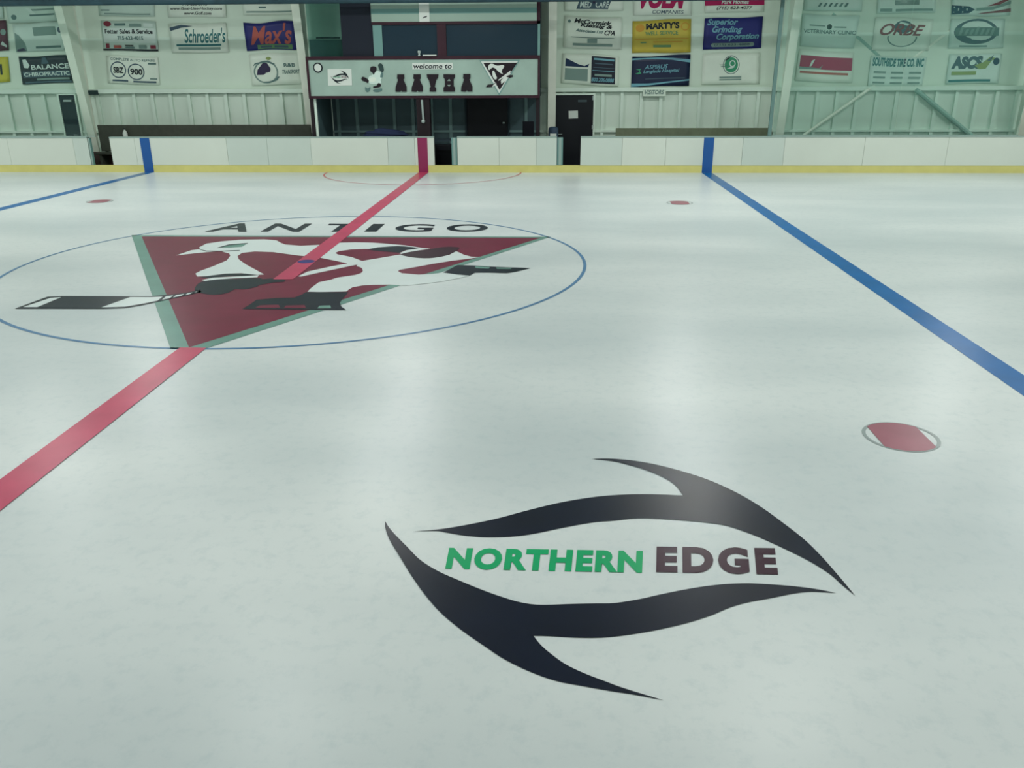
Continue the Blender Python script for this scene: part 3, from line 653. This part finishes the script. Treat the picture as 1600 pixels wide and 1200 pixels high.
vs_ = [(6.847,2.162),(7.579,2.16),(7.566,2.381),(6.836,2.384)]
v0 = tag(box('visitors_sign', vs_[0][0], vs_[1][0], 14.92, 14.949, vs_[0][1], vs_[2][1], M_wall, bevel=.004), 'small pale nameplate with grey capitals on the wall ledge below the navy banner', 'sign')
bm = bmesh.new(); text(bm, 'VISITORS', lambda u, v: (vs_[0][0] + .06 + u * (vs_[1][0] - vs_[0][0] - .12), 14.917, vs_[0][1] + .06 + v * .13), .02, .2); obj('lettering', bm, K_mid, v0)
# bay behind the right glass
banner([(11.681,4.656),(13.456,4.606),(13.416,5.427),(11.661,5.479)], V_pale, 'pale banner with blue grey letters at the top left behind right glass', [('s', K_dsl, .1, .4, .3, .52), ('s', K_dsl, .34, .4, .52, .52), ('s', K_dsl, .56, .4, .8, .52)] + [('p', K_mid, [(.24 + .09 * i, .13), (.28 + .09 * i, .13), (.32 + .09 * i, .27), (.28 + .09 * i, .27)]) for i in range(6)] + [], G4)
banner([(11.703,3.629),(13.37,3.545),(13.416,4.48),(11.674,4.548)], V_pale, 'pale banner with a single small dark dot over grey capitals', [('c', K_blk, .5, .64, .045, .085), ('s', K_grey, .14, .64, .42, .68), ('s', K_grey, .58, .62, .8, .66), ('t', K_mid, 'VETERINARY CLINIC', .04, .42, .98, .54)], G4)
banner([(11.661,2.612),(13.452,2.528),(13.389,3.415),(11.694,3.536)], V_white, 'white banner with a broad crimson band behind the right glass', [('r', K_mag, .04, .4, .98, .82), ('p', K_wht, [(.22, .46), (.26, .5), (.31, .72), (.25, .66)]), ('p', K_grey, [(.04, .38), (.04, .46), (.4, .44), (.46, .56), (.42, .4)]), ('s', K_or, .06, .25, .92, .32)], G4)
banner([(13.929,4.549),(15.684,4.554),(15.594,5.407),(13.857,5.423)], V_pale, 'pale banner with faint small print at the top of the middle column behind glass', [('s', K_grey, .3, .26, .72, .42), ('s', K_grey, .05, .06, .26, .16), ('s', K_grey, .32, .06, .95, .14)], G4)
banner([(13.927,3.505),(15.674,3.476),(15.677,4.373),(13.906,4.44)], V_white, 'white banner with slanted maroon letters over a round emblem', [('c', K_dsl, .5, .72, .16, .2), ('o', K_mid, .5, .4, .26, .3, .025), ('r', V_white, .22, .44, .8, .5), ('p', K_wht, [(.4, .8), (.6, .76), (.62, .82), (.44, .88)]), ('t', K_red, 'ORBE', .1, .46, .88, .82, {'bold': .02, 'shear': .4})], G4)
banner([(13.947,2.411),(15.641,2.386),(15.65,3.272),(13.934,3.319)], V_pale, 'pale banner with one bold teal heading over rows of small print', [('t', K_teal, 'SOUTHSIDE TIRE CO. INC', .04, .68, .96, .96, {'bold': .05})] + [('s', K_grey, .08 + .32 * i, .12 + .17 * j, .3 + .32 * i, .18 + .17 * j) for i in range(3) for j in range(3)], G4)
banner([(16.184,4.442),(17.943,4.465),(17.801,5.352),(16.057,5.368)], V_pale, 'banner with a waving stars and stripes flag at top right', [('p', K_navy, [(0, .05), (.3, .08), (.4, .2), (.3, .3), (0, .34)])] + [('c', K_wht, .05 + .07 * i, .12 + .06 * ((i + j) % 2) + .1 * j, .012, .02) for i in range(4) for j in range(2)] + [('p', K_red, [(.44, .06), (.7, .1), (1, .1), (1, .22), (.75, .16), (.5, .1)]), ('p', K_grey, [(.42, .16), (.7, .2), (1, .36), (1, .46), (.7, .28), (.42, .24)]), ('p', K_red, [(.6, .3), (.8, .34), (1, .52), (1, .6), (.78, .42)])], G4, .03)
banner([(16.25,3.529),(17.917,3.538),(17.827,4.376),(16.194,4.388)], V_pale, 'pale banner filled by a dark oval emblem with grey script', [('c', K_dsl, .48, .56, .4, .42), ('r', K_mid, .1, .42, .9, .7), ('s', K_mid, .2, .05, .7, .1)] + [('p', K_grey, [(.16 + .095 * i, .44), (.21 + .095 * i, .44), (.255 + .095 * i, .66 + .06 * (i % 3 == 0)), (.205 + .095 * i, .66 + .06 * (i % 3 == 0))]) for i in range(7)], G4)
banner([(16.354,2.497),(17.965,2.51),(17.931,3.371),(16.338,3.362)], V_pale, 'pale banner with thick dark letters and a yellow green burst', [('t', K_dsl, 'ASCS', .06, .5, .64, .94, {'bold': .075, 'shear': .1}), ('p', K_yg, [(.6, .48), (.72, .5), (.82, .78), (.94, .82), (.78, .9), (.66, .72), (.5, .62)]), ('p', K_dsl, [(.72, .76), (.84, .96), (.8, .76)]), ('c', K_navy, .9, .74, .06, .12), ('r', K_teal, .04, .06, .84, .14), ('s', K_yg, .08, .3, .55, .42)], G4)

# ---------------------------------------------------------------- painted marks in the ice
def ice(z): return lambda x, y: (x, y, z)
def rect(bm, x0, x1, y0, y1, z):
    vs = [bm.verts.new(p) for p in ((x0, y0, z), (x1, y0, z), (x1, y1, z), (x0, y1, z))]; bm.faces.new(vs)
for sx, lab in ((-LB, 'blue line painted across the ice at far left'), (LB, 'wide blue line painted across the ice at right')):
    bm = bmesh.new(); rect(bm, sx - .1525, sx + .1525, -B, B - .01, .002); tag(obj('blue_line', bm, M_blue), lab, 'rink line', 'blue lines on the ice')
ya, yb2 = -1.242, -4.546
bm = bmesh.new(); rect(bm, -.1525, .1525, ya, B - .01, .0072); rect(bm, -.1525, .1525, -B, yb2, .0072)
rl = tag(obj('red_line', bm, M_red), 'red centre line painted across the ice, broken by the big triangle logo', 'rink line')
bm = bmesh.new(); fill(bm, [[(.14 * math.cos(2 * PI * k / 32), .14 * math.sin(2 * PI * k / 32)) for k in range(32)]], ice(.0085)); tag(obj('center_dot', bm, M_cblue), 'small dark blue faceoff spot on the red centre line', 'faceoff spot')
# crease in front of the booth
bm = bmesh.new(); n = 64; R0 = 3.05
for k in range(n):
    a0, a1 = PI + PI * k / n, PI + PI * (k + 1) / n
    vs = [bm.verts.new((r * math.cos(a), B - .01 + r * math.sin(a), .003)) for r, a in ((R0, a0), (R0, a1), (R0 - .05, a1), (R0 - .05, a0))]; bm.faces.new(vs)
tag(obj('referee_crease', bm, M_red), 'thin red half circle on the ice in front of the booth', 'rink line')
# faceoff dots
def dot(x, y, lab):
    t = thing('faceoff_dot', lab, 'faceoff spot', 'neutral zone faceoff dots'); t.location = (x, y, 0)
    R = .308
    bm = bmesh.new(); ring(bm, *ring_loops(0, 0, R, R, .03, 56), ice(.003)); obj('ring', bm, M_dotring, t)
    h = .21; a0 = math.acos(h / (R - .015)); P = []
    for k in range(21):
        a = a0 + (PI - 2 * a0) * k / 20; P.append(((R - .015) * math.cos(a), (R - .015) * math.sin(a)))
    P += [(-x_, -y_) for x_, y_ in P]
    bm = bmesh.new(); fill(bm, [P], ice(.004)); obj('red_band', bm, M_dot, t)
dot(-DX, DY, 'small dark red faceoff dot near the left blue line')
dot(DX, DY, 'small dark red faceoff dot far away near the right blue line')
dot(DX, -DY, 'large near faceoff dot at right, ringed red band on the ice')

# centre ice emblem
L = thing('center_ice_emblem', 'huge centre ice emblem, skating bird on a maroon triangle inside a blue circle', 'ice emblem')
def mark(name, loops, m, z, parent=L):
    bm = bmesh.new(); fill(bm, loops, ice(z)); return obj(name, bm, m, parent)
bm = bmesh.new(); ring(bm, *ring_loops(0, 0, 4.597, 4.597, .05, 160), ice(.003)); obj('circle_line', bm, M_circ, L)
mark('triangle_border', [[(-4.065,2.285),(4.014,2.323),(0.15,-4.562),(-0.244,-4.583)]], M_grey, .003)
mark('triangle_field', [[(-3.794,2.139),(3.823,2.202),(-0.052,-4.53)]], M_maroon, .004)
bird = [(-2.376,0.427),(-2.214,0.545),(-2.049,0.664),(-1.867,0.747),(-1.735,0.79),(-1.521,0.615),(-1.433,0.428),(-1.354,0.067),(-1.405,-0.36),(-1.482,-0.722),(-1.486,-0.9),(-1.374,-1.1),(-1.203,-1.055),(-1.026,-0.896),(-0.776,-0.858),(-0.496,-0.973),(-0.392,-0.929),(-0.61,-0.643),(-0.926,-0.234),(-1.188,0.155),(-1.301,0.42),(-1.315,0.672),(-1.13,0.793),(-0.793,0.75),(-0.287,0.485),(0.12,0.337),(0.437,0.106),(0.78,-0.162)] + [(0.891,-0.102),(0.916,0.073),(0.667,0.384),(0.375,0.591),(0.306,0.722),(0.336,0.872),(0.52,1.014),(0.728,1.066),(0.886,1.055),(1.248,1.127),(1.653,1.138),(1.909,1.098),(1.67,1.232),(1.386,1.416),(1.111,1.522),(0.763,1.645),(0.433,1.67),(0.165,1.629),(-0.107,1.49)] + [(0.166,1.621),(-0.158,1.414),(-0.479,1.322),(-0.788,1.425),(-0.92,1.578),(-1.083,1.822),(-1.341,1.905),(-1.783,1.849),(-2.069,1.693),(-2.267,1.471),(-2.259,1.109),(-2.172,0.976),(-2.295,0.866)]
bd = mark('bird_body', [bird], M_white, .005)
mark('bird_leg', [[(0.906,-0.31),(0.891,-0.102),(1.142,0.257),(1.5,0.579),(1.614,0.439),(1.899,0.334),(2.153,0.426),(2.296,0.601),(2.364,0.928),(2.438,0.81),(2.55,0.608),(2.684,0.469),(2.834,0.445),(2.669,0.314),(2.395,0.142),(2.109,-0.107),(1.812,-0.399),(1.647,-0.553),(1.64,-0.652),(1.724,-0.782),(1.998,-0.869),(2.208,-0.815),(2.359,-0.715),(2.593,-0.851),(2.789,-0.915),(2.67,-1.057),(2.432,-1.289),(2.24,-1.415),(1.925,-1.564),(1.684,-1.518),(1.427,-1.537),(1.282,-1.584),(1.164,-1.693),(1.142,-1.818),(1.133,-1.94),(0.765,-1.982),(0.581,-1.968),(0.574,-1.754),(0.59,-1.412),(0.731,-1.241),(0.792,-1.103),(1.026,-0.921),(1.087,-0.801),(1.088,-0.656),(1.039,-0.484),(0.988,-0.385)]], M_white, .005)
mark('stick_shaft', [[(0.17,-1.029),(0.229,-0.718),(0.495,-0.348),(0.818,-0.011),(1.49,0.637),(1.59,0.581),(1.099,0.037),(0.779,-0.34),(0.438,-0.772),(0.218,-1.063)]], M_white, .006)
mark('bird_eye', [[(-1.876,1.119),(-1.8,1.356),(-1.517,1.505),(-1.505,1.198),(-1.68,1.111)]], M_grey, .006, bd)
mark('eye_line', [[(-1.92,1.091),(-1.821,1.412),(-1.518,1.548),(-1.507,1.477),(-1.784,1.315),(-1.849,1.12)]], M_black, .007, bd)
mark('beak_line', [[(-2.223,0.988),(-2.01,0.834),(-1.737,0.829),(-1.439,0.903),(-1.42,0.851),(-1.712,0.764),(-1.979,0.757),(-2.15,0.91)]], M_black, .006, bd)
mark('sleeve', [[(0.796,1.037),(0.948,1.213),(1.271,1.348),(1.539,1.26),(1.698,1.155),(1.464,0.964),(1.415,0.752),(1.179,0.835),(0.912,0.933)]], M_black, .006)
mark('cuff', [[(1.42,0.723),(1.495,0.964),(1.684,1.139),(1.893,1.098),(1.659,0.908),(1.566,0.727),(1.5,0.579)]], M_white, .006)
mark('glove', [loop([(1.46,0.636),(1.607,0.847),(1.829,1.004),(2.104,1.275),(2.357,1.266),(2.403,1.127),(2.349,0.793),(2.205,0.484),(1.989,0.323),(1.747,0.358),(1.545,0.494)], 3)], M_plum, .007)
mark('chest_stripe', [[(-1.326,-1.149),(-1.172,-1.013),(-0.958,-0.884),(-0.694,-0.886),(-0.485,-0.972),(-0.616,-1.037),(-0.871,-1.055),(-1.148,-1.193)]], M_black, .006)
mark('jersey_hem', [[(-1.217,-1.322),(-1.109,-1.172),(-0.769,-1.072),(-0.454,-0.992),(-0.433,-1.122),(-0.726,-1.19),(-1.017,-1.287),(-1.14,-1.387)]], M_white, .006)
mark('glove', [loop([(-1.094,-1.876),(-1.173,-1.559),(-1.14,-1.387),(-0.932,-1.265),(-0.669,-1.218),(-0.498,-1.173),(-0.334,-1.208),(-0.253,-1.549),(-0.242,-1.714),(-0.365,-1.871),(-0.504,-1.857),(-0.532,-2.077),(-0.662,-2.192),(-0.847,-2.138),(-0.983,-2.048)], 3)], M_black, .006)
mark('shaft_end', [[(-0.36,-1.267),(-0.147,-1.172),(0.045,-1.264),(0.071,-1.408),(-0.08,-1.45),(-0.234,-1.604)]], M_black, .007)
bl = mark('stick_blade', [[(-3.062,-2.992),(-2.983,-2.366),(-2.812,-2.323),(-1.826,-2.306),(-1.558,-2.297),(-1.362,-2.216),(-1.231,-2.159),(-1.09,-2.031),(-0.995,-1.926),(-0.918,-2.041),(-1.042,-2.236),(-1.191,-2.426),(-1.312,-2.581),(-1.438,-2.754),(-1.603,-2.91),(-1.874,-2.959),(-2.531,-2.974)]], M_black, .006)
mark('blade_face', [[(-2.995,-2.915),(-2.897,-2.43),(-2.75,-2.38),(-1.805,-2.35),(-1.534,-2.349),(-1.357,-2.313),(-1.205,-2.219),(-1.064,-2.092),(-0.982,-1.996),(-1.061,-2.191),(-1.214,-2.375),(-1.338,-2.532),(-1.467,-2.692),(-1.633,-2.85),(-1.908,-2.893),(-2.57,-2.908)]], M_white, .007, bl)
mark('blade_tape', [[(-2.799,-2.929),(-2.768,-2.366),(-1.799,-2.335),(-1.94,-2.921)]], M_black, .008, bl)
for p in ([(-1.331,-2.56),(-1.361,-2.306),(-1.323,-2.282),(-1.29,-2.545)], [(-1.22,-2.427),(-1.251,-2.159),(-1.213,-2.173),(-1.194,-2.411)], [(-1.116,-2.291),(-1.129,-2.079),(-1.093,-2.093),(-1.081,-2.29)], [(-1.035,-2.183),(-1.044,-1.998),(-1.014,-2.013),(-1.007,-2.182)]):
    mark('grip_tape', [p], M_black, .009, bl)
sk = mark('skate', [[(0.565,-1.99),(1.171,-1.971),(1.178,-2.315),(1.191,-2.555),(1.258,-2.746),(1.362,-2.908),(1.202,-2.913),(-0.022,-2.917),(-0.003,-2.711),(0.006,-2.435),(0.229,-2.338),(0.493,-2.296),(0.55,-2.128)]], M_black, .006)
mark('blade_gap', [[(0.131,-2.859),(0.146,-2.722),(0.391,-2.683),(0.46,-2.833)]], M_maroon, .007, sk); mark('blade_gap', [[(0.515,-2.846),(0.502,-2.725),(0.744,-2.687),(0.807,-2.837)]], M_maroon, .007, sk); mark('blade_gap', [[(0.962,-2.847),(0.958,-2.718),(1.095,-2.691),(1.14,-2.826)]], M_grey, .007, sk)
sk = mark('skate', [[(2.36,-0.727),(2.439,-0.468),(2.519,-0.186),(2.777,-0.204),(3.037,-0.274),(3.321,-0.316),(3.701,-0.368),(3.476,-0.634),(3.344,-0.722),(3.069,-0.694),(2.851,-0.7),(2.789,-0.915),(2.593,-0.851)]], M_black, .006)
mark('blade_gap', [[(2.811,-0.268),(3.054,-0.312),(3.049,-0.437),(2.838,-0.406)]], M_grey, .007, sk); mark('blade_gap', [[(3.154,-0.334),(3.408,-0.364),(3.398,-0.452),(3.175,-0.446)]], M_grey, .007, sk)
ybase = [(-2.79,2.691),(-1.952,2.712),(-1.686,2.718),(-0.915,2.737),(-0.549,2.746),(0.132,2.762),(0.358,2.768),(0.597,2.774),(0.899,2.781),(1.664,2.8),(1.927,2.806),(2.752,2.826)]
ytop = 3.628
for i, ch in enumerate('ANTIGO'):
    (a, y0), (b, _) = ybase[2 * i], ybase[2 * i + 1]
    bm = bmesh.new(); text(bm, ch, lambda u, v: (a + u * (b - a), y0 + v * (ytop - y0), .006), .02); obj('letter', bm, M_black, L)

# leaf shaped emblem near the camera
E2 = thing('leaf_eye_emblem', 'near ice emblem of two sweeping black blades around green and plum lettering', 'ice emblem')
up = [[(3.135,-8.417),(3.306,-8.381),(3.476,-8.32),(3.692,-8.22),(3.907,-8.094),(4.146,-7.967),(4.391,-7.876),(4.59,-7.834)] + [(4.715,-7.822),(4.863,-7.819),(5.033,-7.829)],
      [(5.033,-7.829),(4.997,-7.666),(4.921,-7.54),(4.788,-7.412),(4.672,-7.338)] + [(4.569,-7.282),(4.393,-7.24)],
      [(4.393,-7.24),(4.528,-7.23)] + [(4.68,-7.249),(4.801,-7.285),(4.919,-7.336),(5.08,-7.431),(5.263,-7.571),(5.428,-7.758),(5.56,-7.968),(5.662,-8.19),(5.751,-8.413),(5.805,-8.627),(5.841,-8.826),(5.863,-8.967),(5.873,-9.034)],
      [(5.873,-9.034),(5.834,-8.933),(5.792,-8.809),(5.708,-8.67),(5.59,-8.53),(5.462,-8.397),(5.349,-8.304),(5.254,-8.246),(5.123,-8.212),(4.913,-8.184),(4.744,-8.173),(4.635,-8.181),(4.509,-8.213)] + [(4.36,-8.244),(4.159,-8.321),(3.977,-8.402),(3.828,-8.449),(3.649,-8.468),(3.497,-8.454),(3.372,-8.422),(3.294,-8.402),(3.135,-8.417)]]
lo = [[(2.922,-8.286),(2.966,-8.371),(3.031,-8.471),(3.129,-8.607),(3.242,-8.762),(3.373,-8.883),(3.509,-8.974),(3.669,-9.073),(3.807,-9.146),(3.915,-9.189),(4.02,-9.202),(4.203,-9.186),(4.334,-9.176)] + [(4.446,-9.167),(4.594,-9.123),(4.717,-9.073),(4.856,-9.021),(4.997,-8.976),(5.137,-8.945),(5.273,-8.932),(5.406,-8.938),(5.536,-8.951),(5.662,-8.975),(5.77,-9.01)],
      [(5.77,-9.01),(5.627,-9.004),(5.516,-9.027),(5.372,-9.078),(5.232,-9.124),(5.118,-9.177),(4.987,-9.262),(4.837,-9.339),(4.679,-9.402),(4.551,-9.443),(4.426,-9.475)] + [(4.32,-9.49),(4.197,-9.493),(4.074,-9.487),(3.98,-9.487)],
      [(3.98,-9.487),(4.026,-9.569),(4.087,-9.645),(4.158,-9.717),(4.249,-9.779),(4.35,-9.833),(4.449,-9.883)] + [(4.636,-9.96)],
      [(4.636,-9.96)] + [(4.501,-9.927),(4.369,-9.903),(4.224,-9.872),(4.099,-9.841),(3.96,-9.774),(3.826,-9.684),(3.71,-9.579),(3.574,-9.45),(3.442,-9.302),(3.326,-9.133),(3.213,-8.939),(3.109,-8.741),(3.006,-8.543),(2.946,-8.393),(2.922,-8.286)]]
UP, LO = smooth(*up), smooth(*lo)
mark('upper_blade', [UP], M_black, .003, E2); mark('lower_blade', [LO], M_black, .003, E2)
nf = quad(*[(3.412,-8.856),(4.637,-8.85),(4.668,-8.592),(3.408,-8.607)])
ef = quad(*[(4.725,-8.839),(5.473,-8.835),(5.531,-8.521),(4.763,-8.534)])
bm = bmesh.new(); text(bm, 'NORTHERN', lambda u, v: nf(u, v) + (.003,), .05, 0, 1.14); obj('lettering', bm, M_green, E2)
bm = bmesh.new(); text(bm, 'EDGE', lambda u, v: ef(u, v) + (.003,), .055, 0, 1.25); obj('lettering', bm, M_plum, E2)
# the same emblem, small, on the booth sign
xs = [p[0] for p in UP + LO]; ys = [p[1] for p in UP + LO]; x0, x1, y0, y1 = min(xs), max(xs), min(ys), max(ys)
for pl in (UP, LO):
    bm = bmesh.new(); fill(bm, [[(.12 + .76 * (x - x0) / (x1 - x0), .1 + .8 * (y - y0) / (y1 - y0)) for x, y in pl[::3]]], lambda u, v: (LPF(u, v)[0], YB - .0115, LPF(u, v)[1])); obj('blade_mark', bm, K_blk, lpo)
bm = bmesh.new(); text(bm, 'NORTHERN', lambda u, v: (LPF(.22 + .32 * u, .46 + .1 * v)[0], YB - .0115, LPF(.22 + .32 * u, .46 + .1 * v)[1]), .03); obj('lettering', bm, K_green, lpo)
bm = bmesh.new(); text(bm, 'EDGE', lambda u, v: (LPF(.57 + .22 * u, .46 + .1 * v)[0], YB - .0115, LPF(.57 + .22 * u, .46 + .1 * v)[1]), .03); obj('lettering', bm, V_mar, lpo)

# ---------------------------------------------------------------- lamps of the hall
for y, watts in ((8.9, 160), (3.8, 140), (-3.6, 108), (-9.8, 130)):
    for x in (-30, -22.5, -15, -7.5, 0, 7.5, 15, 22.5, 30):
        ld = bpy.data.lights.new('high_bay_lamp', 'AREA'); ld.shape = 'DISK'; ld.size = .55; ld.energy = watts; ld.color = (.99, 1.0, .96)
        o = bpy.data.objects.new('high_bay_lamp', ld); o.location = (x, y, 6.4); C.objects.link(o)
w = bpy.data.worlds.new('hall_air'); bpy.context.scene.world = w; w.use_nodes = True
w.node_tree.nodes['Background'].inputs[0].default_value = (.5, .6, .6, 1); w.node_tree.nodes['Background'].inputs[1].default_value = .2

# ---------------------------------------------------------------- camera
cd = bpy.data.cameras.new('camera'); cam = bpy.data.objects.new('camera', cd); C.objects.link(cam)
pitch, yaw, roll = [0.3607266643028195,0.05123519251866358,-0.004864139742301933]
f = Vector((-math.sin(yaw) * math.cos(pitch), math.cos(yaw) * math.cos(pitch), -math.sin(pitch)))
r0 = Vector((math.cos(yaw), math.sin(yaw), 0)); u0 = r0.cross(f)
r = math.cos(roll) * r0 + math.sin(roll) * u0; u = -math.sin(roll) * r0 + math.cos(roll) * u0
m = Matrix((r, u, -f)).transposed().to_4x4(); m.translation = Vector([4.062804514518939,-13.265788227930788,2.911445709386282])
cam.matrix_world = m
cd.sensor_fit = 'HORIZONTAL'; cd.sensor_width = 36; cd.lens = 36 * 1292.5433816175405 / 1600; cd.clip_end = 200
sc = bpy.context.scene; sc.camera = cam
sc.view_settings.view_transform = 'Standard'; sc.view_settings.look = 'None'; sc.view_settings.gamma = 1; sc.view_settings.use_curve_mapping = False
sc.view_settings.exposure = -0.06
